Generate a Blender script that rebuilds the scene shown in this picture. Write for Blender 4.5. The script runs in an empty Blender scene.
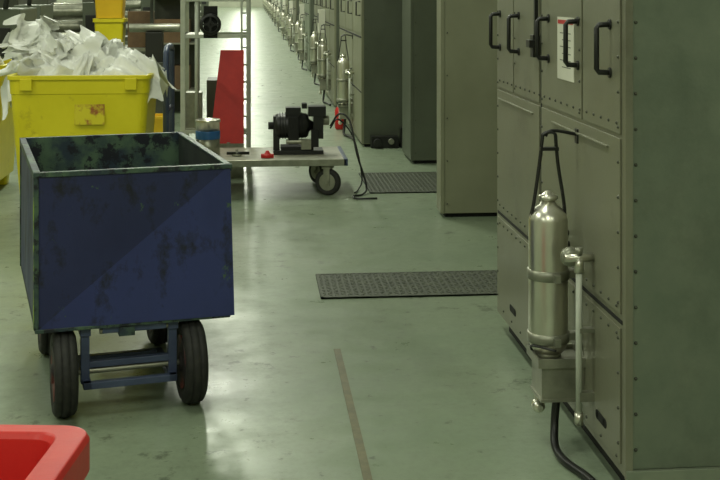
import bpy, bmesh, math, random
from mathutils import Vector, Matrix, noise
random.seed(4)
S = bpy.context.scene
try:
    S.view_settings.view_transform = 'Standard'
except Exception: pass

def lin(c):
    return tuple((x/255/12.92 if x/255 <= .04045 else ((x/255+.055)/1.055)**2.4) for x in c)+(1,)

# ------------------------------------------------------------ materials
def mat(name, c1, c2=None, rough=.5, metal=0, scale=4, detail=6, bump=0, bscale=40, lo=.35, hi=.65, rv=.0,
        spot=None, spot_scale=9, spot_lo=.62, spot_hi=.68, emit=0, stretch=None, coat=0, spot2=None, s2=(20,.66,.7)):
    m = bpy.data.materials.new(name); m.use_nodes = True
    n = m.node_tree.nodes; l = m.node_tree.links
    b = n['Principled BSDF']
    b.inputs['Roughness'].default_value = rough
    b.inputs['Metallic'].default_value = metal
    if coat: b.inputs['Coat Weight'].default_value = coat
    tc = n.new('ShaderNodeTexCoord'); vec = tc.outputs['Object']
    if stretch:
        mp = n.new('ShaderNodeMapping'); mp.inputs['Scale'].default_value = stretch
        l.new(vec, mp.inputs['Vector']); vec = mp.outputs['Vector']
    nz = n.new('ShaderNodeTexNoise'); nz.inputs['Scale'].default_value = scale; nz.inputs['Detail'].default_value = detail
    nz.inputs['Roughness'].default_value = .6
    l.new(vec, nz.inputs['Vector'])
    r = n.new('ShaderNodeValToRGB')
    r.color_ramp.elements[0].position = lo; r.color_ramp.elements[1].position = hi
    r.color_ramp.elements[0].color = lin(c1); r.color_ramp.elements[1].color = lin(c2 or c1)
    l.new(nz.outputs['Fac'], r.inputs['Fac'])
    out = r.outputs['Color']
    for sp, sc, a, c in ((spot, spot_scale, spot_lo, spot_hi), (spot2, s2[0], s2[1], s2[2])):
        if not sp: continue
        n2 = n.new('ShaderNodeTexNoise'); n2.inputs['Scale'].default_value = sc; n2.inputs['Detail'].default_value = 8
        n2.inputs['Roughness'].default_value = .7
        l.new(vec, n2.inputs['Vector'])
        mr = n.new('ShaderNodeMapRange'); mr.inputs['From Min'].default_value = a; mr.inputs['From Max'].default_value = c
        l.new(n2.outputs['Fac'], mr.inputs['Value'])
        mx = n.new('ShaderNodeMixRGB'); mx.inputs['Color2'].default_value = lin(sp)
        l.new(mr.outputs['Result'], mx.inputs['Fac']); l.new(out, mx.inputs['Color1']); out = mx.outputs['Color']
    l.new(out, b.inputs['Base Color'])
    if rv:
        mr = n.new('ShaderNodeMapRange'); mr.inputs['To Min'].default_value = rough-rv; mr.inputs['To Max'].default_value = rough+rv
        mr.inputs['From Min'].default_value = .3; mr.inputs['From Max'].default_value = .7
        l.new(nz.outputs['Fac'], mr.inputs['Value']); l.new(mr.outputs['Result'], b.inputs['Roughness'])
    if bump:
        n3 = n.new('ShaderNodeTexNoise'); n3.inputs['Scale'].default_value = bscale; n3.inputs['Detail'].default_value = 4
        l.new(vec, n3.inputs['Vector'])
        bp = n.new('ShaderNodeBump'); bp.inputs['Strength'].default_value = bump; bp.inputs['Distance'].default_value = .01
        l.new(n3.outputs['Fac'], bp.inputs['Height']); l.new(bp.outputs['Normal'], b.inputs['Normal'])
    if emit:
        b.inputs['Emission Color'].default_value = lin(c1); b.inputs['Emission Strength'].default_value = emit
    return m

M = {}
M['cab'] = mat('cabinet_paint', (116,117,98), (126,127,107), rough=.42, metal=.15, scale=2.2, bump=.05, bscale=120, rv=.08, spot=(98,98,82), spot_scale=3, spot_lo=.56, spot_hi=.8)
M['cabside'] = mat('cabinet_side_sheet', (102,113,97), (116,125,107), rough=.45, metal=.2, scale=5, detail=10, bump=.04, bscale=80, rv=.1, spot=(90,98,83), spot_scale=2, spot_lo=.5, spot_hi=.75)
M['cab2'] = mat('cabinet_beige', (126,128,104), (136,138,114), rough=.5, metal=.1, scale=2, rv=.1)
M['cab3'] = mat('cabinet_dark', (86,92,78), (96,103,88), rough=.45, metal=.2, scale=2)
M['cabbase'] = mat('cabinet_base', (120,130,112), (136,144,124), rough=.5, metal=.2, scale=6)
M['black'] = mat('black_plastic', (18,19,18), (28,29,27), rough=.4)
M['dark'] = mat('dark_recess', (14,16,13), (22,24,20), rough=.8)
M['rubber'] = mat('tyre_rubber', (22,23,21), (38,38,34), rough=.75, scale=30, bump=.2)
M['hub'] = mat('wheel_hub', (34,30,30), (110,26,24), rough=.6, scale=9, lo=.5, hi=.62)
M['steel'] = mat('brushed_steel', (212,210,196), (226,224,210), rough=.30, metal=.92, scale=6, stretch=(3,3,1))
M['steel2'] = mat('dull_steel', (136,138,124), (160,160,144), rough=.4, metal=.7, scale=12)
M['rivet'] = mat('rivet_metal', (62,64,53), (78,80,68), rough=.45, metal=.3)
M['white'] = mat('white_label', (206,206,190), (218,218,202), rough=.6)
M['red'] = mat('red_paint', (178,26,24), (194,36,30), rough=.5, scale=8)
M['redplastic'] = mat('red_plastic', (196,34,32), (212,48,42), rough=.38, scale=5, bump=.05, bscale=60, spot=(146,30,28), spot_scale=6, spot_lo=.6, spot_hi=.8)
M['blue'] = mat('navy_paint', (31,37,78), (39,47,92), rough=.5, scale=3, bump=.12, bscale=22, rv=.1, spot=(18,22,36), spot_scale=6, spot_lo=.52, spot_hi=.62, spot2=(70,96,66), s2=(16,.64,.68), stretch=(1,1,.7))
M['bluelit'] = mat('navy_paint_lit', (40,49,98), (48,58,114), rough=.46, scale=3, bump=.12, bscale=22, rv=.1, spot=(22,27,50), spot_scale=6, spot_lo=.53, spot_hi=.64, spot2=(70,96,66), s2=(16,.64,.68), stretch=(1,1,.7))  # navy lightened to paint in brighter light on the front's lower-right triangle
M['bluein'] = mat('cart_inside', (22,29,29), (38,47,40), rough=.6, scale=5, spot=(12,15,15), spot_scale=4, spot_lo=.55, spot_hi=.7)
M['rim'] = mat('worn_rim', (38,54,66), (78,102,80), rough=.5, scale=9, lo=.4, hi=.6, spot=(18,24,34), spot_scale=14, spot_lo=.5, spot_hi=.56)
M['greenpaint'] = mat('green_paint_smear', (36,50,64), (140,170,40), rough=.5, scale=11, lo=.46, hi=.54)
M['bluegrey'] = mat('bluegrey_frame', (54,64,92), (68,80,106), rough=.45, scale=7)
M['yellow'] = mat('yellow_plastic', (216,202,22), (228,214,36), rough=.42, scale=3, spot=(180,160,30), spot_scale=5, spot_lo=.6, spot_hi=.74)
M['orange'] = mat('orange_yellow', (214,170,20), (226,184,30), rough=.5, scale=3)
M['stain'] = mat('dirty_print', (212,198,28), (150,84,34), rough=.6, scale=10, lo=.44, hi=.56)
M['plastic'] = mat('white_film', (226,228,222), (246,246,240), rough=.4, scale=3)
M['grille'] = mat('mat_rubber', (60,65,54), (76,81,66), rough=.65, scale=14)
M['grille2'] = mat('mat_rib', (74,79,66), (88,93,77), rough=.6, scale=14)
M['tape'] = mat('floor_strip', (80,78,48), (104,100,66), rough=.5, scale=20)
M['platform'] = mat('platform_top', (142,142,128), (162,160,144), rough=.5, scale=6)
M['whitepost'] = mat('white_post', (176,182,168), (196,200,186), rough=.45, scale=6)
M['machine'] = mat('machine_green', (50,54,44), (72,74,60), rough=.5, scale=2)
M['brown'] = mat('brown_carton', (84,64,42), (110,86,56), rough=.7, scale=4)
M['canblue'] = mat('blue_band', (40,92,150), (50,106,166), rough=.4)
M['wall'] = mat('wall_plaster', (164,166,150), (180,182,164), rough=.8, scale=1)
M['ceil'] = mat('ceiling_panel', (120,122,108), (136,138,122), rough=.9, scale=1)
M['lamp'] = mat('lamp_tube', (245,255,225), rough=.5, emit=4)

def floor_mat():
    m = bpy.data.materials.new('polished_concrete_floor'); m.use_nodes = True
    n = m.node_tree.nodes; l = m.node_tree.links; b = n['Principled BSDF']
    tc = n.new('ShaderNodeTexCoord'); v = tc.outputs['Object']
    def nz(s, d, r=.6):
        x = n.new('ShaderNodeTexNoise'); x.inputs['Scale'].default_value = s; x.inputs['Detail'].default_value = d
        x.inputs['Roughness'].default_value = r; l.new(v, x.inputs['Vector']); return x.outputs['Fac']
    def rng(f, a, c, t0=0, t1=1):
        x = n.new('ShaderNodeMapRange'); x.inputs['From Min'].default_value = a; x.inputs['From Max'].default_value = c
        x.inputs['To Min'].default_value = t0; x.inputs['To Max'].default_value = t1
        l.new(f, x.inputs['Value']); return x.outputs['Result']
    def mix(f, c1, c2, t='MIX'):
        x = n.new('ShaderNodeMixRGB'); x.blend_type = t
        l.new(f, x.inputs['Fac'])
        if isinstance(c1, tuple): x.inputs['Color1'].default_value = lin(c1)
        else: l.new(c1, x.inputs['Color1'])
        x.inputs['Color2'].default_value = lin(c2); return x.outputs['Color']
    big = nz(.9, 5); med = nz(4, 9, .7); fine = nz(38, 5, .7); fl = nz(9, 10, .75); fl2 = nz(16, 6, .6); huge = nz(.45, 3)
    c = mix(rng(big, .35, .65), (120,134,112), (136,148,126))
    c = mix(rng(huge, .45, .65, 0, .4), c, (112,122,98))
    c = mix(rng(med, .48, .70, 0, .5), c, (102,113,92))
    c = mix(rng(fine, .45, .75, 0, .35), c, (94,104,85))
    def mul(a, c_, k):
        mu = n.new('ShaderNodeMath'); mu.operation = 'MULTIPLY'; l.new(a, mu.inputs[0]); l.new(c_, mu.inputs[1])
        m2 = n.new('ShaderNodeMath'); m2.operation = 'MULTIPLY'; l.new(mu.outputs[0], m2.inputs[0]); m2.inputs[1].default_value = k
        return m2.outputs[0]
    c = mix(mul(rng(fl, .56, .62), rng(big, .48, .57), .65), c, (56,62,48))
    c = mix(rng(fl2, .65, .70, 0, .7), c, (60,64,50))
    l.new(c, b.inputs['Base Color'])
    l.new(rng(med, .3, .7, .24, .46), b.inputs['Roughness'])
    bp = n.new('ShaderNodeBump'); bp.inputs['Strength'].default_value = .16; bp.inputs['Distance'].default_value = .01
    l.new(med, bp.inputs['Height']); l.new(bp.outputs['Normal'], b.inputs['Normal'])
    return m
M['floor'] = floor_mat()

# ------------------------------------------------------------ mesh builder
def axes(d):
    d = Vector(d).normalized()
    u = d.cross(Vector((0,0,1)))
    if u.length < 1e-3: u = d.cross(Vector((1,0,0)))
    u.normalize(); return d, u, d.cross(u).normalized()

class B:
    def __init__(s): s.bm = bmesh.new(); s.mats = []
    def mi(s, m):
        m = M[m]
        if m not in s.mats: s.mats.append(m)
        return s.mats.index(m)
    def face(s, vs, m, smooth=False):
        try:
            f = s.bm.faces.new(vs); f.material_index = s.mi(m); f.smooth = smooth; return f
        except ValueError: return None
    def poly(s, pts, m): return s.face([s.bm.verts.new(p) for p in pts], m)
    def box(s, c, sz, m, rot=None):
        c = Vector(c); h = Vector(sz)/2
        R = Matrix.Identity(3)
        if rot:
            R = (Matrix.Rotation(rot[2],3,'Z') @ Matrix.Rotation(rot[1],3,'Y') @ Matrix.Rotation(rot[0],3,'X'))
        v = [s.bm.verts.new(c + R @ Vector((x*h.x, y*h.y, z*h.z))) for x in (-1,1) for y in (-1,1) for z in (-1,1)]
        for q in ((0,1,3,2),(4,6,7,5),(0,4,5,1),(2,3,7,6),(0,2,6,4),(1,5,7,3)):
            s.face([v[i] for i in q], m)
    def bx(s, x0,x1,y0,y1,z0,z1, m): s.box(((x0+x1)/2,(y0+y1)/2,(z0+z1)/2),(abs(x1-x0),abs(y1-y0),abs(z1-z0)), m)
    def rings(s, rs, m, cap=True, smooth=True, closed=False):
        V = [[s.bm.verts.new(p) for p in r] for r in rs]
        n = len(V[0])
        for a, b in zip(V, V[1:] + ([V[0]] if closed else [])):
            for i in range(n): s.face([a[i], a[(i+1)%n], b[(i+1)%n], b[i]], m, smooth)
        if cap and not closed:
            s.face(V[0][::-1], m); s.face(V[-1], m)
    def lathe(s, prof, o, ax, m, seg=24, cap=True):
        d, u, w = axes(ax); o = Vector(o)
        s.rings([[o + d*h + (u*math.cos(2*math.pi*i/seg) + w*math.sin(2*math.pi*i/seg))*max(r,1e-4) for i in range(seg)] for r, h in prof], m, cap)
    def cyl(s, p, q, r, m, r2=None, seg=16):
        p = Vector(p); q = Vector(q); L = (q-p).length
        d, u, w = axes(q-p); r2 = r if r2 is None else r2
        s.rings([[p + d*h + (u*math.cos(2*math.pi*i/seg) + w*math.sin(2*math.pi*i/seg))*rr for i in range(seg)] for rr, h in ((r,0),(r2,L))], m)
    def tube(s, pts, r, m, seg=8, sub=6, smooth=True):
        P = [Vector(p) for p in pts]; out = []
        if smooth and len(P) > 2:
            Q = [P[0]*2-P[1]] + P + [P[-1]*2-P[-2]]
            for i in range(1, len(Q)-2):
                for k in range(sub):
                    t = k/sub; a,b_,c,d = Q[i-1],Q[i],Q[i+1],Q[i+2]
                    out.append(.5*((2*b_)+(c-a)*t+(2*a-5*b_+4*c-d)*t*t+(3*b_-a-3*c+d)*t**3))
            out.append(P[-1])
        else: out = P
        rs = []; prev = None
        for i, p in enumerate(out):
            t = (out[min(i+1,len(out)-1)]-out[max(i-1,0)]).normalized()
            if prev is None: _, u, w = axes(t)
            else:
                u = prev - t*prev.dot(t); u.normalize(); w = t.cross(u)
            prev = u
            rs.append([p + (u*math.cos(2*math.pi*k/seg)+w*math.sin(2*math.pi*k/seg))*r for k in range(seg)])
        s.rings(rs, m)
    def rr(s, loops, m, cx=0, cy=0, n=5, capa=True, capb=True):
        V = []
        for (w, d, r, z) in loops:
            ring = []
            for (sx, sy, a0) in ((1,1,0),(-1,1,90),(-1,-1,180),(1,-1,270)):
                for k in range(n+1):
                    a = math.radians(a0+90*k/n)
                    ring.append(s.bm.verts.new((cx+sx*(w/2-r)+r*math.cos(a), cy+sy*(d/2-r)+r*math.sin(a), z)))
            V.append(ring)
        for a, b in zip(V, V[1:]):
            for i in range(len(a)): s.face([a[i], a[(i+1)%len(a)], b[(i+1)%len(a)], b[i]], m, False)
        if capa: s.face(V[0][::-1], m)
        if capb: s.face(V[-1], m)
    def build(s, name, parent=None, bevel=0, loc=None, rz=0, merge=False):
        if merge: bmesh.ops.remove_doubles(s.bm, verts=s.bm.verts, dist=1e-5)
        bmesh.ops.recalc_face_normals(s.bm, faces=s.bm.faces)
        me = bpy.data.meshes.new(name); s.bm.to_mesh(me); s.bm.free()
        for m in s.mats: me.materials.append(m)
        o = bpy.data.objects.new(name, me); S.collection.objects.link(o)
        if parent: o.parent = parent
        if loc: o.location = loc
        o.rotation_euler[2] = rz
        if bevel:
            md = o.modifiers.new('bevel','BEVEL'); md.width = bevel; md.segments = 2; md.limit_method = 'ANGLE'; md.angle_limit = math.radians(50)
        return o
def empty(name, loc=(0,0,0), rz=0):
    e = bpy.data.objects.new(name, None); S.collection.objects.link(e); e.location = loc; e.rotation_euler[2] = rz
    e.empty_display_size = .1; return e

# ------------------------------------------------------------ room
YF, YN, XL, XR, H = 112, -5, -9, 4.2, 6.2
b = B(); b.bx(XL,XR,YN,YF,-.1,0,'floor'); b.build('floor')
b = B(); b.bx(XL-.2,XL,YN,YF,0,H,'wall'); b.build('wall_left')
b = B(); b.bx(XR,XR+.2,YN,YF,0,H,'wall'); b.build('wall_right')
b = B(); b.bx(XL-.2,XR+.2,YF,YF+.2,0,H,'wall'); b.build('wall_back')
b = B(); b.bx(XL-.2,XR+.2,YN-.2,YN,0,H,'wall'); b.build('wall_front')
b = B(); b.bx(XL-.2,XR+.2,YN-.2,YF+.2,H,H+.2,'ceil'); b.build('ceiling')

lampmesh = None
def lamp(x, y, e):
    global lampmesh
    if lampmesh is None:
        b = B(); b.bx(-.2,.2,-1.5,1.5,-.02,.1,'white'); b.bx(-.2,-.15,-1.5,1.5,-.09,-.02,'white'); b.bx(.15,.2,-1.5,1.5,-.09,-.02,'white')
        b.cyl((-.07,-1.45,-.05),(-.07,1.45,-.05),.018,'lamp',seg=8); b.cyl((.07,-1.45,-.05),(.07,1.45,-.05),.018,'lamp',seg=8)
        b.cyl((0,-1.2,.1),(0,-1.2,.36),.01,'steel2',seg=6); b.cyl((0,1.2,.1),(0,1.2,.36),.01,'steel2',seg=6)
        o = b.build('ceiling_lamp'); lampmesh = o.data
    else:
        o = bpy.data.objects.new('ceiling_lamp', lampmesh); S.collection.objects.link(o)
    o.location = (x, y, H-.36)
    L = bpy.data.lights.new('lamp_light','AREA'); L.shape = 'RECTANGLE'; L.size = .4; L.size_y = 3
    L.energy = e; L.color = (.95,1,.82)
    lo = bpy.data.objects.new('lamp_light', L); S.collection.objects.link(lo); lo.parent = o; lo.location = (0,0,-.12)
lamp(-.6,-2.5,140); lamp(2.6,-2.5,105); lamp(-5.5,-2.5,140)  # lamps added behind the camera to brighten the faces turned toward it
for i in range(14):
    y = 4.5 + i*8
    lamp(-.6, y, 105 if i == 0 else (230 if i < 3 else 260+i*8))
    lamp(-5.5, y, 180 if i < 3 else 220)

# ------------------------------------------------------------ floor strip, mats
b = B(); b.bx(.362,.392,1.0,5.33,0,.003,'tape'); b.build('floor_strip')
b = B(); b.bx(-2.6,-2.57,1,12,0,.002,'grille'); b.build('floor_joint')
def floormat(x0,x1,y0,y1):
    b = B(); b.bx(0,x1-x0,0,y1-y0,0,.008,'grille')
    nx = int((x1-x0)/.034); ny = int((y1-y0)/.034)
    for i in range(nx):
        for j in range(ny):
            cx = (i+.5)*(x1-x0)/nx; cy = (j+.5)*(y1-y0)/ny
            b.box((cx,cy,.009),(.024,.009,.003),'grille2',(0,0,.78 if (i+j)%2 else -.78))
    b.bx(0,x1-x0,0,.015,0,.010,'grille'); b.bx(0,x1-x0,y1-y0-.015,y1-y0,0,.010,'grille'); b.bx(0,.015,0,y1-y0,0,.010,'grille'); b.bx(x1-x0-.015,x1-x0,0,y1-y0,0,.010,'grille')
    b.build('floor_mat', loc=(x0,y0,0))
floormat(.355,1.5,6.2,6.72)
floormat(.925,1.6,9.38,10.4)

# ------------------------------------------------------------ canister assembly
def canister_mesh(b):
    cx, cy = -.105, 0; R = .069
    b.lathe([(.02,.325),(.05,.33),(.064,.35),(R,.37),(R,.79),(R-.004,.808),(.048,.832),(.030,.846),(.022,.866)],(cx,cy,0),(0,0,1),'steel',32)
    b.lathe([(.03,.862),(.034,.866),(.034,.876),(.02,.882),(.012,.892),(.004,.894)],(cx,cy,0),(0,0,1),'steel',20)
    for z in (.585,.365):
        b.lathe([(R+.0005,z),(R+.005,z+.002),(R+.005,z+.034),(R+.0005,z+.036)],(cx,cy,0),(0,0,1),'steel2',32)
        b.bx(-.055,0,-.02,.02,z+.004,z+.03,'steel2')
        b.bx(cx+.0,cx+.02,-.1,-.065,z+.004,z+.03,'steel2')
    for w_ in (-.008,.008):
        b.tube([(cx-.062,w_,.80),(cx-.050,w_,.86),(cx-.030,w_,1.0),(cx-.022,w_,1.07),(cx-.014,w_,1.095),(cx+.022,w_,1.095),(cx+.028,w_,1.06),(cx+.036,w_,.98),(cx+.055,w_,.86),(cx+.06,w_,.80)],.0045,'black')
    b.bx(cx-.030,cx+.036,-.012,.012,1.035,1.047,'black')
    b.tube([(0,0,1.09),(-.05,0,1.10),(cx+.02,0,1.105),(cx,0,1.10),(cx-.01,0,1.085)],.006,'black')
    b.bx(-.006,0,-.015,.015,1.06,1.11,'black')
    b.bx(-.165,0,-.105,.075,.308,.315,'steel2')
    for (x_0,x_1,y_0,y_1) in ((-.165,-.158,-.105,.075),(-.165,0,-.105,-.098),(-.165,0,.068,.075)): b.bx(x_0,x_1,y_0,y_1,.30,.33,'steel2')
    b.bx(-.15,0,-.09,.06,.185,.308,'steel2'); b.bx(-.155,0,-.095,.065,.18,.19,'steel2')
    b.cyl((cx,0,.315),(cx,0,.33),.045,'steel2',seg=20)
    b.tube([(-.155,.02,.32),(-.168,0,.345),(-.165,-.04,.36),(-.1,-.09,.355)],.004,'black')
    b.cyl((cx-.03,.03,.18),(cx-.03,.03,.13),.012,'steel'); b.lathe([(.01,-.035),(.022,-.02),(.024,0),(.018,.018),(.008,.03)],(cx-.03,.03,.13),(0,1,0),'steel',14)
    ty = -.20; tx = -.05
    b.cyl((tx,ty,.16),(tx,ty,.68),.011,'whitepost',seg=12); b.cyl((tx,ty,.14),(tx,ty,.18),.015,'steel'); b.cyl((tx,ty,.65),(tx,ty,.70),.016,'steel')
    b.cyl((-.1,ty,.70),(0,ty,.70),.014,'steel'); b.lathe([(.012,-.02),(.03,-.018),(.034,0),(.03,.018),(.012,.02)],(-.075,ty+.02,.70),(0,1,0),'steel2',16)
    b.cyl((tx,ty,.71),(tx,ty,.735),.012,'steel2')
    b.bx(-.05,0,ty-.015,ty+.015,.22,.25,'steel2'); b.bx(-.05,0,ty-.015,ty+.015,.45,.465,'steel2')
    b.cyl((-.02,.11,.68),(0,.11,.68),.012,'black',seg=8); b.cyl((-.02,.12,.72),(0,.12,.72),.01,'black',seg=8)
    b.tube([(cx+.02,-.04,.18),(cx+.01,-.05,.09),(cx+.0,-.10,.03),(cx+.01,-.2,.016),(cx+.05,-.35,.016),(cx+.07,-.6,.016)],.014,'black')
cm = None
def canister(x, y):
    global cm
    if cm is None:
        b = B(); canister_mesh(b); o = b.build('steel_pressure_canister'); cm = o.data
    else:
        o = bpy.data.objects.new('steel_pressure_canister', cm); S.collection.objects.link(o)
    o.location = (x, y, 0)

# ------------------------------------------------------------ front cabinet
X0, Y0, Y1, ZT = 1.15, 3.62, 5.57, 2.3
cab = empty('machine_cabinet')
b = B()
b.bx(X0,2.9,Y0,Y1,.09,ZT,'cab')
b.bx(X0+.05,2.9,Y0+.04,Y1-.03,0,.09,'dark')
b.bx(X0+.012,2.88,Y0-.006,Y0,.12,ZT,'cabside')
b.bx(X0-.004,X0+.02,Y0-.012,Y0+.0,.09,ZT,'cab')
b.bx(X0-.002,2.9,Y0-.02,Y0-.0,.0,.118,'cabbase')
b.bx(1.62,2.9,Y0-.012,Y0-.006,.12,.16,'cabbase')
zA, zB = .567, 1.137
def sl(y0,y1,z0,z1,t=.006,m='cab'): b.bx(X0-t,X0,y0,y1,z0,z1,m)
for y0,y1 in ((3.66,4.08),(4.10,4.68),(4.72,5.18),(5.20,5.54)):
    sl(y0,y1,zB+.012,ZT-.02)
sl(3.66,4.68,zA+.02,zB-.002); sl(4.72,5.54,zA+.02,zB-.002)
sl(3.66,4.68,.12,zA-.025); sl(4.72,5.54,.12,zA-.025)
b.bx(X0-.002,X0,4.692,4.708,.12,ZT,'dark')
b.bx(X0-.002,X0,Y0+.03,Y1-.02,zA-.012,zA+.002,'dark')
b.bx(X0-.014,X0,3.78,4.5,zB-.045,zB-.038,'cab'); b.bx(X0-.014,X0,4.82,5.5,zB-.045,zB-.038,'cab')
for y in (5.2,3.86,4.5):
    b.bx(X0-.0085,X0,y-.045,y+.045,.175,.205,'dark'); b.cyl((X0-.0085,y-.045,.19),(X0,y-.045,.19),.015,'dark'); b.cyl((X0-.0085,y+.045,.19),(X0,y+.045,.19),.015,'dark')
def riv(y,z): b.lathe([(.0065,0),(.005,.004),(.002,.006)],(X0-.005,y,z),(-1,0,0),'rivet',6)
def rivr(x,z): b.lathe([(.0065,0),(.005,.004),(.002,.006)],(x,Y0-.006,z),(0,-1,0),'rivet',6)
k = 0
y = Y0+.07
while y < Y1-.03:
    riv(y,zB+.045); riv(y,zA+.04); riv(y,zA-.045)
    if k%2 == 0: riv(y,.135)
    y += .085; k += 1
z = .18
while z < ZT-.1:
    riv(Y0+.055,z); riv(Y1-.05,z); riv(4.665,z)
    if z > zB: riv(5.16,z); riv(4.12,z)
    rivr(X0+.03,z)
    z += .11
b.build('cabinet_body', cab, bevel=.002)
b = B()
def handle(y, z0=1.335, z1=1.49):
    xo = X0-.006
    b.tube([(xo,y,z0),(xo-.038,y,z0+.002),(xo-.045,y,z0+.012),(xo-.045,y,z1-.012),(xo-.038,y,z1-.002),(xo,y,z1)],.009,'black',smooth=False)
    b.cyl((xo,y,z0),(xo-.006,y,z0),.017,'black'); b.cyl((xo,y,z1),(xo-.006,y,z1),.017,'black')
for y in (5.47,5.08,4.56,4.14,3.76): handle(y)
b.bx(X0-.03,X0,4.72,4.77,1.33,1.42,'black'); b.bx(X0-.02,X0,4.735,4.755,1.42,1.75,'black'); b.bx(X0-.05,X0-.02,4.70,4.76,1.37,1.40,'black')
b.build('door_handles', cab, .001)
b = B(); b.bx(X0-.0085,X0-.006,4.19,4.42,1.27,1.50,'white'); b.bx(X0-.0095,X0-.0085,4.20,4.41,1.475,1.49,'red')
for i in range(6): b.bx(X0-.0092,X0-.0085,4.23,4.38-.03*(i%2),1.44-i*.025,1.443-i*.025,'rivet')
b.build('warning_label', cab)
b = B(); b.bx(1.54,1.62,Y0-.03,Y0-.006,.20,.30,'black'); b.lathe([(.025,0),(.022,.02),(.01,.022)],(1.58,Y0-.03,.25),(0,-1,0),'dark',16)
b.build('socket_outlet', cab, .003)
canister(X0-.006, 4.15)

# ------------------------------------------------------------ cabinets further along
def cabinet(x0,y0,y1,m='cab2',z=2.3,extras=True,side=None):
    b = B(); b.bx(0,2.9-x0,0,y1-y0,.03,z,m); b.bx(.03,2.9-x0,.03,y1-y0-.02,0,.03,'dark')
    b.bx(-.006,.02,-.006,.02,.03,z,m)
    if side: b.bx(.02,2.88-x0,-.006,0,.04,z,side)
    L = y1-y0
    if extras and L > 1:
        nd = max(1,int(L/1.0))
        for i in range(nd):
            a = i*L/nd+.03; c = (i+1)*L/nd-.03
            b.bx(-.006,0,a,c,1.15,z-.05,m); b.bx(-.006,0,a,c,.12,1.1,m)
            b.tube([(-.006,a+.08,1.34),(-.05,a+.08,1.34),(-.05,a+.08,1.48),(-.006,a+.08,1.48)],.009,'black',smooth=False,seg=6)
        b.bx(-.01,0,0,L,1.11,1.125,'dark'); b.bx(-.01,0,0,L,.55,.562,'dark')
    n = int(z/.3)
    for i in range(n):
        b.lathe([(.007,0),(.005,.005)],(.04,-.005,.1+i*.3),(0,-1,0),'rivet',6)
    return b.build('machine_cabinet', loc=(x0,y0,0), bevel=.004)
cabinet(1.325,8.34,8.56,'cab2',extras=False)
cabinet(1.457,10.95,11.6,'cab3',extras=False)
cabinet(1.116,12.18,15.3,'cab2',side='cab3')
canister(1.11,13.25)
b = B(); b.bx(0,.28,-.1,0,.0,.12,'black'); b.cyl((.06,-.1,.06),(.06,-.16,.06),.04,'black'); b.cyl((.2,-.1,.07),(.2,-.14,.07),.03,'steel2'); b.bx(.3,.38,-.08,0,0,.2,'black')
b.build('pedal_unit', loc=(1.2,12.16,0), bevel=.004)
y = 16.2; i = 0
while y < 105:
    L = 3.0
    x = 1.116 + (.0 if i%2 == 0 else .05)
    cabinet(x, y, y+L, ('cab2','cab','cabbase')[i%3], side='cab3')
    canister(x-.006, y+.9)
    if y < 60 and i%2 == 0:
        b = B(); b.bx(-.1,0,0,.25,.95,1.3,'white'); b.bx(-.105,-.1,.03,.22,1.1,1.25,'black'); b.build('control_panel', loc=(x-.008,y+2.0,0))
    y += L + (.9 if i%2 else .35); i += 1
b = B(); b.lathe([(.001,0),(.05,0),(.062,.02),(.062,.22),(.04,.26),(.02,.27),(.02,.30)],(0,0,0),(0,0,1),'red',20); b.bx(-.01,.05,-.012,.012,.30,.32,'black'); b.tube([(.02,0,.31),(.08,0,.27),(.085,0,.12)],.008,'black')
b.build('fire_extinguisher', loc=(1.01,13.75,0))

# ------------------------------------------------------------ blue cart
cart = empty('blue_cart', (-.442,4.612,0), math.radians(13.2))
W, D, ZB, ZT2 = .735, 1.11, .34, .92
hw = W/2
b = B(); t = .012
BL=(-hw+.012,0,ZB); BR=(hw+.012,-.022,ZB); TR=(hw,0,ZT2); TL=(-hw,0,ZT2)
b.poly([BL,TR,TL],'blue'); b.poly([BL,BR,TR],'bluelit')
b.poly([(BL[0]+t,t,ZB),(hw-t,t,ZB),(hw-t,t,ZT2)],'bluein'); b.poly([(BL[0]+t,t,ZB),(hw-t,t,ZT2),(-hw+t,t,ZT2)],'bluein')
b.poly([BL,BR,(hw,t,ZB),(BL[0],t,ZB)],'blue')
b.bx(-hw,-hw+t,.001,D,ZB,ZT2,'blue'); b.bx(hw-t,hw,.001,D,ZB,ZT2,'blue'); b.bx(-hw,hw,D-t,D,ZB,ZT2,'blue')
b.bx(-hw+t,-hw+t+.002,t,D-t,ZB+.01,ZT2-.01,'bluein'); b.bx(hw-t-.002,hw-t,t,D-t,ZB+.01,ZT2-.01,'bluein'); b.bx(-hw+t,hw-t,D-t-.002,D-t,ZB+.01,ZT2-.01,'bluein')
b.bx(-hw,hw,.0,D,ZB,ZB+.012,'bluein')
b.build('cart_body', cart)
b = B()
rt = .02
b.bx(-hw-.006,hw+.006,-.008,rt,ZT2-.004,ZT2+.004,'rim'); b.bx(-hw-.006,hw+.006,-.008,-.001,ZT2-.014,ZT2,'rim')
b.bx(-hw-.006,hw+.006,D-rt,D+.006,ZT2-.004,ZT2+.004,'rim')
b.bx(-hw-.006,-hw+rt,-.0,D,ZT2-.004,ZT2+.004,'rim'); b.bx(hw-rt,hw+.006,0,D,ZT2-.004,ZT2+.004,'rim')
b.bx(-hw-.006,-hw,0,D,ZT2-.024,ZT2,'rim'); b.bx(hw,hw+.006,0,D,ZT2-.024,ZT2,'rim')
b.bx(-hw-.005,-hw+.001,-.003,.035,ZB,ZT2,'greenpaint'); b.bx(-hw-.004,-hw+.014,-.004,.002,ZB,ZT2,'rim')
b.bx(-hw-.005,hw+.005,D-.02,D+.004,ZB,ZT2,'rim')
b.bx(-hw,hw,-.006,.02,ZB-.012,ZB+.002,'rim'); b.bx(-hw,-hw+.02,0,D,ZB-.012,ZB,'rim'); b.bx(hw-.02,hw,0,D,ZB-.012,ZB,'rim')
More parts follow.
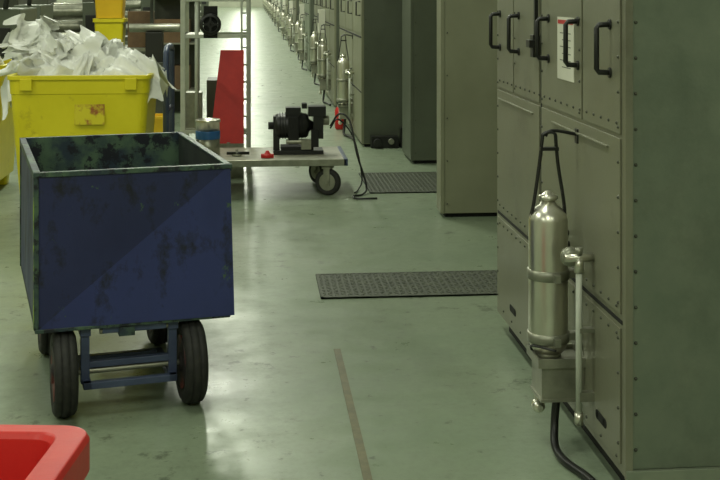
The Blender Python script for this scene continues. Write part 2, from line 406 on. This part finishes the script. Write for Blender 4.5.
b.build('cart_rim', cart, .002)
b = B()
yw = .045; ox = -.017
for x in (-.165+ox,.165+ox):
    b.bx(x-.016,x+.016,yw-.016,yw+.016,.115,ZB-.01,'bluegrey')
    b.bx(x-.02,x+.02,.02,D-.1,ZB-.045,ZB-.012,'bluegrey')
b.bx(-.165+ox,.165+ox,yw-.014,yw+.014,.172,.196,'bluegrey'); b.bx(-.175+ox,.175+ox,yw-.06,yw-.03,.105,.13,'bluegrey')
b.bx(-.175+ox,-.145+ox,yw-.06,yw+.3,.105,.13,'bluegrey'); b.bx(.145+ox,.175+ox,yw-.06,yw+.3,.105,.13,'bluegrey'); b.bx(-.175+ox,.175+ox,yw+.28,yw+.31,.105,.13,'bluegrey')
b.cyl((-.24+ox,yw,.158),(.24+ox,yw,.158),.011,'steel2')
b.box((-.0,.05,ZB-.022),(.24,.08,.03),'bluegrey',(0,0,0)); b.cyl((-.13,.03,ZB-.03),(.13,.03,ZB-.03),.012,'steel2')
b.bx(-.06,.0,.0,.04,ZB-.05,ZB-.015,'rim')
yr = .86
b.cyl((-.24+ox,yr,.158),(.24+ox,yr,.158),.011,'steel2')
for x in (-.165+ox,.165+ox): b.bx(x-.016,x+.016,yr-.02,yr+.02,.14,ZB-.01,'bluegrey')
b.build('cart_undercarriage', cart, .002)
def wheel(b, c, ax, R, w, hub='hub', tyre='rubber'):
    h = w/2
    pr = [(R*.62,-h*.7),(R*.72,-h*.95),(R*.88,-h),(R*.955,-h*.82),(R*.985,-h*.55),(R*.985,-h*.4),(R*.965,-h*.36),(R*.965,-h*.28),(R,-h*.22),(R,h*.22),(R*.965,h*.28),(R*.965,h*.36),(R*.985,h*.4),(R*.985,h*.55),(R*.955,h*.82),(R*.88,h),(R*.72,h*.95),(R*.62,h*.7)]
    b.lathe(pr, c, ax, tyre, 40)
    b.lathe([(R*.6,-h*.9),(R*.64,-h*.95),(R*.56,-h*.5),(R*.25,-h*.4),(R*.22,-h*1.1),(.012,-h*1.1)], c, ax, hub, 24, True)
    b.lathe([(R*.6,h*.9),(R*.64,h*.95),(R*.56,h*.5),(R*.25,h*.4),(R*.22,h*1.1),(.012,h*1.1)], c, ax, hub, 24, True)
b = B()
for x in (-.243+ox,.238+ox):
    wheel(b,(x,yw,.16),(1,0,0),.16,.085); wheel(b,(x,yr,.16),(1,0,0),.16,.085)
b.build('cart_wheels', cart)

# ------------------------------------------------------------ yellow bins
def yellow_bin(x, y, rz=0, W=.97, Dp=.9, Ht=1.02):
    e = empty('yellow_bin', (x,y,0), rz)
    b = B()
    b.rr([(W*.84,Dp*.82,.05,.1),(W*.955,Dp*.955,.06,Ht-.13),(W*.965,Dp*.965,.06,Ht-.125),(W*.975,Dp*.975,.06,Ht-.03),(W,Dp,.06,Ht-.03),(W,Dp,.06,Ht),(W*.93,Dp*.93,.05,Ht),(W*.92,Dp*.92,.05,Ht-.1),(W*.78,Dp*.78,.04,.13)],'yellow')
    for sx in (-1,1):
        for sy in (-1,1): b.rr([(.12,.12,.03,0),(.14,.14,.03,.11)],'yellow',sx*W*.32,sy*Dp*.32)
    for k in (-.3,.3):
        b.box((k*W,-Dp*.455,Ht*.5),(.03,.02,Ht*.72),'yellow',(-.09,0,0))
    for k in (-.36,.36): b.bx(k*W-.04,k*W+.04,-Dp/2-.015,-Dp/2+.01,Ht-.1,Ht-.02,'yellow')
    b.build('bin_shell', e, .004)
    b = B(); yy = -Dp*.462
    b.box((.07,yy-.012,Ht-.26),(.2,.004,.15),'stain',(-.085,0,0)); b.build('bin_print', e)
    return e
yellow_bin(-1.17,8.72)
yellow_bin(-2.38,9.85)
def crumple(b, c, size, seed, tilt, m='plastic', N=30, amp=.16):
    R = Matrix.Rotation(tilt[2],3,'Z') @ Matrix.Rotation(tilt[0],3,'X') @ Matrix.Rotation(tilt[1],3,'Y')
    g = []
    for i in range(N+1):
        row = []
        for j in range(N+1):
            u = i/N-.5; v = j/N-.5
            p = Vector((u*size, v*size, 0)); q = Vector((u*2.4+seed*7.3, v*2.4, seed))
            z = amp*1.1*(1-2.6*abs(noise.noise(q))) + amp*.65*(1-2.4*abs(noise.noise(q*2.1))) + amp*.16*(1-2*abs(noise.noise(q*4.6)))
            z -= (u*u+v*v)*size*.9
            dx = noise.noise(q+Vector((31,0,0)))*size*.32; dy = noise.noise(q+Vector((0,47,0)))*size*.32
            row.append(b.bm.verts.new(Vector(c) + R @ (p+Vector((dx,dy,z)))))
        g.append(row)
    for i in range(N):
        for j in range(N):
            b.face([g[i][j],g[i+1][j],g[i+1][j+1],g[i][j+1]], m, True)
b = B()
for (dx,dy,dz,s,tx,ty) in [(-.25,-.05,.90,.60,.5,.2),(.15,-.1,.89,.60,.5,-.2),(.27,0,.90,.48,.4,.3),(-.33,.12,1.03,.5,.9,.1),(-.36,0,1.15,.40,1.0,.3),(-.12,.1,1.04,.45,.7,-.5),(.1,.1,.98,.5,.6,.3),(.2,-.02,1.02,.34,.7,-.4),(-.40,-.08,1.03,.34,.7,.8),(.28,-.08,.98,.30,.7,-.3),(0,.2,.97,.62,.3,0),(.02,-.17,.95,.40,.7,0),(-.2,-.15,.94,.40,.7,.4),(-.40,.05,1.22,.28,1.2,.5),(.0,.0,1.07,.3,1.0,-.6),(-.28,.0,1.20,.26,.8,-.9),(.12,.05,1.10,.28,1.0,.2)]:
    crumple(b,(dx,dy,dz),s,random.random()*9,(tx,ty,random.uniform(-.9,.9)),amp=.15 if s>.4 else .11)
b.build('crumpled_plastic_film', loc=(-1.17,8.72,0))
b = B()
for (dx,dy,dz) in [(.08,-.05,.92),(-.2,0,.95),(.15,.12,.92)]: crumple(b,(dx,dy,dz),.45,random.random()*9,(.5,.1,0))
b.build('crumpled_plastic_film', loc=(-2.45,9.85,0))

# ------------------------------------------------------------ red tub
e = empty('red_tub', (-.668,2.07,0), math.radians(-7))
b = B(); W,Dp,Ht = .66,.66,.760
b.rr([(W*.78,Dp*.78,.07,.0),(W*.93,Dp*.93,.06,Ht-.12),(W*.935,Dp*.935,.06,Ht-.08),(W*.985,Dp*.985,.055,Ht-.08),(W,Dp,.055,Ht-.07),(W,Dp,.055,Ht-.012),(W*.985,Dp*.985,.055,Ht),(W*.83,Dp*.87,.045,Ht),(W*.81,Dp*.85,.045,Ht-.012),(W*.77,Dp*.80,.045,Ht-.2),(W*.70,Dp*.72,.04,.02)],'redplastic',n=8)
b.build('tub_shell', e, .003)

# ------------------------------------------------------------ platform trolley
tr = empty('platform_trolley', (0,0,0))
b = B()
xa, xb, ya, yb, zt = -.66, .73, 9.30, 10.05, .285
b.bx(xa,xb,ya,yb,zt-.02,zt,'platform'); b.bx(xa,xb,ya-.01,ya+.02,zt-.05,zt+.002,'steel2'); b.bx(xa,xb,yb-.02,yb+.01,zt-.05,zt+.002,'steel2')
b.bx(xb-.02,xb+.012,ya-.01,yb,zt-.05,zt+.004,'bluegrey'); b.bx(xa,xa+.03,ya,yb,zt-.05,zt+.002,'bluegrey')
b.build('platform', tr, .003)
b = B()
b.tube([(xa,ya+.05,zt),(xa,ya+.05,1.0),(xa,ya+.1,1.13),(xa,ya+.3,1.15),(xa,yb-.1,1.13),(xa,yb-.05,1.0),(xa,yb-.05,zt)],.024,'bluegrey',seg=12)
b.tube([(xa,ya+.05,.65),(xa,yb-.05,.65)],.014,'bluegrey',smooth=False)
b.build('push_handle', tr)
def caster(b, x, y, R=.1, ang=.25):
    ax = Vector((math.cos(ang),math.sin(ang),0))
    b.lathe([(.05,.22),(.05,.235),(.03,.238)],(x,y,0),(0,0,1),'steel2',16)
    c = Vector((x,y-.02,R))
    wheel(b,c,ax,R,.045,'steel2')
    for s_ in (-1,1):
        o_ = c+ax*.032*s_
        b.box((o_+Vector((0,.01,.055))),(.006,.05,.17),'steel2',(0,0,ang))
    b.box((c.x,c.y+.01,.215),(.09,.07,.012),'steel2',(0,0,ang))
    b.cyl(c-ax*.04,c+ax*.04,.012,'steel2')
b = B()
caster(b,.59,9.36,.105,1.15); caster(b,.54,9.95,.10,.6); caster(b,-.55,9.4,.1,.3); caster(b,-.55,9.95,.1,.3)
b.build('casters', tr)
b = B(); zt_ = .288
b.bx(-.2,.2,-.1,.1,0,.03,'black'); b.bx(-.14,.12,-.09,.09,.03,.06,'dark')
b.lathe([(.03,-.2),(.09,-.18),(.1,-.16),(.1,.06),(.085,.08),(.05,.09),(.03,.12)],(0.0,0,.22),(1,0,0),'black',24)
for i in range(9): b.lathe([(.1,-.15+i*.022),(.108,-.149+i*.022),(.108,-.144+i*.022),(.1,-.143+i*.022)],(0,0,.22),(1,0,0),'dark',24)
b.bx(-.1,.02,-.06,.06,.3,.37,'black'); b.bx(.12,.2,-.08,.08,.12,.34,'black'); b.cyl((.2,0,.26),(.25,0,.26),.04,'steel2'); b.bx(-.2,-.15,-.05,.05,.03,.3,'black')
b.cyl((-.2,0,.22),(-.24,0,.22),.03,'dark'); b.bx(.02,.1,-.12,-.06,.04,.12,'steel2'); b.bx(.03,.07,-.05,.05,.36,.40,'dark'); b.cyl((-.1,-.09,.1),(.14,-.09,.1),.02,'steel2')
b.bx(-.08,.0,-.105,-.06,.08,.3,'dark'); b.bx(.1,.16,-.12,-.08,.06,.2,'dark'); b.bx(.08,.22,-.09,.07,.3,.38,'black')
b.build('electric_motor', loc=(.37,9.68,zt_), bevel=.003)
b = B(); b.lathe([(.001,0),(.04,0),(.04,.025),(.02,.035),(.012,.055)],(0,0,0),(0,0,1),'red',16); b.bx(-.05,.05,-.02,.02,0,.03,'red'); b.build('red_plug', loc=(.12,9.42,.288), bevel=.003)
b = B(); b.lathe([(.001,0),(.095,0),(.095,.13)],(0,0,0),(0,0,1),'steel2',24); b.lathe([(.096,.13),(.098,.135),(.098,.19),(.096,.195)],(0,0,0),(0,0,1),'canblue',24)
b.lathe([(.094,.195),(.094,.26),(.1,.265),(.1,.28),(.09,.285),(.085,.27),(.001,.268)],(0,0,0),(0,0,1),'steel',24); b.build('metal_can', loc=(-.35,9.62,.288))
b = B(); b.lathe([(.04,0),(.04,.01),(.012,.015),(.012,.05)],(0,0,0),(0,0,1),'steel2',16); b.cyl((-.08,0,.02),(.1,0,.02),.012,'black'); b.build('hand_tool', loc=(-.12,9.55,.288))
b = B()
b.tube([(.63,9.68,.5),(.70,9.66,.60),(.78,9.6,.55),(.83,9.5,.3),(.9,9.45,.06),(.86,9.3,.012),(.78,9.22,.012),(.8,9.1,.012),(.95,9.1,.012)],.008,'black')
b.tube([(.63,9.7,.48),(.7,9.72,.55),(.82,9.7,.4),(.88,9.6,.1),(.84,9.5,.014),(.80,9.35,.014)],.006,'black')
b.build('power_cable')

# ------------------------------------------------------------ rack
rk = empty('metal_frame_rack', (0,0,0))
b = B(); x0,x1,y0,y1 = -.60,-.03,10.55,11.2
for x in (x0,x1):
    for y in (y0,y1): b.bx(x-.02,x+.02,y-.02,y+.02,0,2.0,'whitepost')
for z in (.35,1.18,1.5,1.97):
    for y in (y0,y1): b.bx(x0,x1,y-.015,y+.015,z,z+.03,'whitepost')
    for x in (x0,x1): b.bx(x-.015,x+.015,y0,y1,z,z+.03,'whitepost')
b.bx(x0,x1,y0,y1,.38,.39,'steel2'); b.bx(x0,x0+.25,y0,y1,1.2,1.21,'steel2')
b.build('frame', rk, .002)
b = B()
for i in range(12): b.cyl((-.09,10.50,.2+i*.15),(-.035,10.50,.2+i*.15),.008,'whitepost',seg=8)
b.bx(-.10,-.08,10.49,10.51,0,2.0,'whitepost'); b.bx(-.045,-.025,10.49,10.51,0,2.0,'whitepost')
b.build('ladder_rail', rk)
b = B()
b.lathe([(.07,-.012),(.09,-.012),(.095,0),(.09,.012),(.07,.012),(.065,0),(.07,-.012)],(-.36,10.50,1.3),(0,1,0),'black',24,False); b.cyl((-.36,10.5,1.3),(-.36,10.56,1.3),.03,'black')
b.bx(-.45,-.27,10.495,10.505,1.292,1.308,'black'); b.bx(-.368,-.352,10.495,10.505,1.22,1.38,'black'); b.bx(-.42,-.30,10.53,10.60,1.18,1.46,'dark')
b.bx(-.5,-.22,10.56,10.8,1.5,1.58,'machine'); b.bx(-.3,-.1,10.56,10.7,1.53,1.62,'bluegrey')
b.cyl((-.48,10.56,.4),(-.48,10.56,1.5),.018,'whitepost'); b.bx(-.58,-.44,10.6,10.8,.39,.7,'steel2'); b.bx(-.40,-.1,10.7,11.1,.39,.8,'machine')
b.build('handwheel', rk)
b = B()
b.poly([(-.36,10.30,.29),(-.07,10.30,.29),(-.07,10.44,1.08),(-.27,10.44,1.08)],'red'); b.poly([(-.36,10.32,.29),(-.07,10.32,.29),(-.07,10.46,1.08),(-.27,10.46,1.08)],'red')
b.poly([(-.36,10.30,.29),(-.36,10.32,.29),(-.27,10.46,1.08),(-.27,10.44,1.08)],'red'); b.poly([(-.07,10.30,.29),(-.07,10.32,.29),(-.07,10.46,1.08),(-.07,10.44,1.08)],'red'); b.poly([(-.27,10.44,1.08),(-.07,10.44,1.08),(-.07,10.46,1.08),(-.27,10.46,1.08)],'red')
b.tube([(-.2,10.3,.3),(-.2,10.28,.1),(-.2,10.28,0)],.015,'steel2'); b.bx(-.36,-.07,10.28,10.36,0,.29,'steel2')
b.build('red_sheet_panel', merge=True)

# ------------------------------------------------------------ left background
b = B(); b.rr([(.28,.26,.02,0),(.32,.3,.02,.2),(.34,.32,.02,.2),(.34,.32,.02,.23),(.29,.27,.02,.23),(.26,.24,.02,.02)],'orange'); b.build('yellow_crate', loc=(-1.07,13.3,0))
def industrial_machine(x,y,sc=1):
    b = B()
    b.bx(-.9,.9,-.6,.6,0,.5,'machine'); b.bx(-.85,-.5,-.5,.5,.5,1.5,'machine'); b.bx(.5,.85,-.5,.5,.5,1.4,'cab3')
    for k,z in ((-.2,.7),(.1,1.0),(-.1,1.25)): b.cyl((-.5,k,z),(.5,k,z),.1,'steel2',seg=20)
    b.bx(-.4,.4,-.62,-.6,.12,.4,'cab3'); b.bx(.55,.75,-.53,-.5,.9,1.2,'black'); b.bx(-.75,-.6,-.53,-.5,.7,1.3,'steel2')
    b.tube([(.7,-.5,1.4),(.7,-.5,1.7),(.3,-.4,1.8),(-.6,-.4,1.5)],.03,'black')
    o = b.build('industrial_machine', loc=(x,y,0), bevel=.01); return o
for (x,y) in ((-3.3,13.5),(-3.6,16.5),(-3.2,20),(-3.4,24),(-3.1,29),(-3,35),(-3,42),(-3,50),(-3,60)): industrial_machine(x,y)
b = B(); b.bx(-.5,.5,-.4,.4,.75,.8,'steel2')
for sx in (-.46,.46):
    for sy in (-.36,.36): b.bx(sx-.02,sx+.02,sy-.02,sy+.02,0,.75,'steel2')
b.bx(-.46,.46,-.36,.36,.3,.32,'brown'); b.bx(-.4,0,-.3,.3,.32,.7,'brown'); b.bx(.05,.4,-.3,.2,.32,.6,'machine'); b.build('work_table', loc=(-1.85,17.2,0), bevel=.004)
b = B(); b.rr([(.36,.36,.03,0),(.4,.4,.03,.35),(.44,.44,.03,.35),(.44,.44,.03,.4),(.36,.36,.03,.4),(.32,.32,.03,.03)],'yellow'); b.build('yellow_crate', loc=(-1.98,17.1,.803))
b = B(); b.rr([(.36,.36,.03,0),(.4,.4,.03,.35),(.44,.44,.03,.35),(.44,.44,.03,.4),(.36,.36,.03,.4),(.32,.32,.03,.03)],'orange'); b.build('yellow_crate', loc=(-1.98,17.1,1.21))
b = B(); b.bx(-.17,.17,-.2,.2,0,.5,'brown'); b.bx(-.17,.17,-.02,.02,.5,.503,'tape'); b.build('cardboard_box', loc=(-1.55,17.1,.803))
b = B(); b.bx(-.22,.22,-.2,.2,0,.75,'machine'); b.bx(-.2,.2,-.22,-.2,.4,.7,'steel2'); b.bx(-.1,.1,-.1,.1,.75,1.1,'black'); b.cyl((-.3,0,1.15),(.3,0,1.15),.05,'steel2'); b.build('pump_unit', loc=(-1.15,14.4,0), bevel=.006)
b = B()
for x in (-.3,.3): b.bx(x-.02,x+.02,-.02,.02,0,2.2,'machine')
for z in (.3,.9,1.5,2.1): b.bx(-.3,.3,-.25,.25,z,z+.02,'steel2')
for z in (.32,.92): b.bx(-.25,.2,-.2,.2,z,z+.3,'brown')
b.bx(-.28,.28,.2,.24,0,2.2,'machine'); b.build('storage_shelf', loc=(-1.0,15.8,0))

w = bpy.data.worlds.new('world'); S.world = w; w.use_nodes = True
w.node_tree.nodes['Background'].inputs[0].default_value = (.6,.7,.55,1); w.node_tree.nodes['Background'].inputs[1].default_value = .3

cam = bpy.data.cameras.new('camera'); co = bpy.data.objects.new('camera', cam); S.collection.objects.link(co)
co.location = (0,0,1.6); co.rotation_euler = (math.pi/2,0,-math.atan(108/1200)); cam.lens = 60; cam.sensor_width = 36; cam.shift_y = -250/720
cam.clip_end = 300
S.camera = co
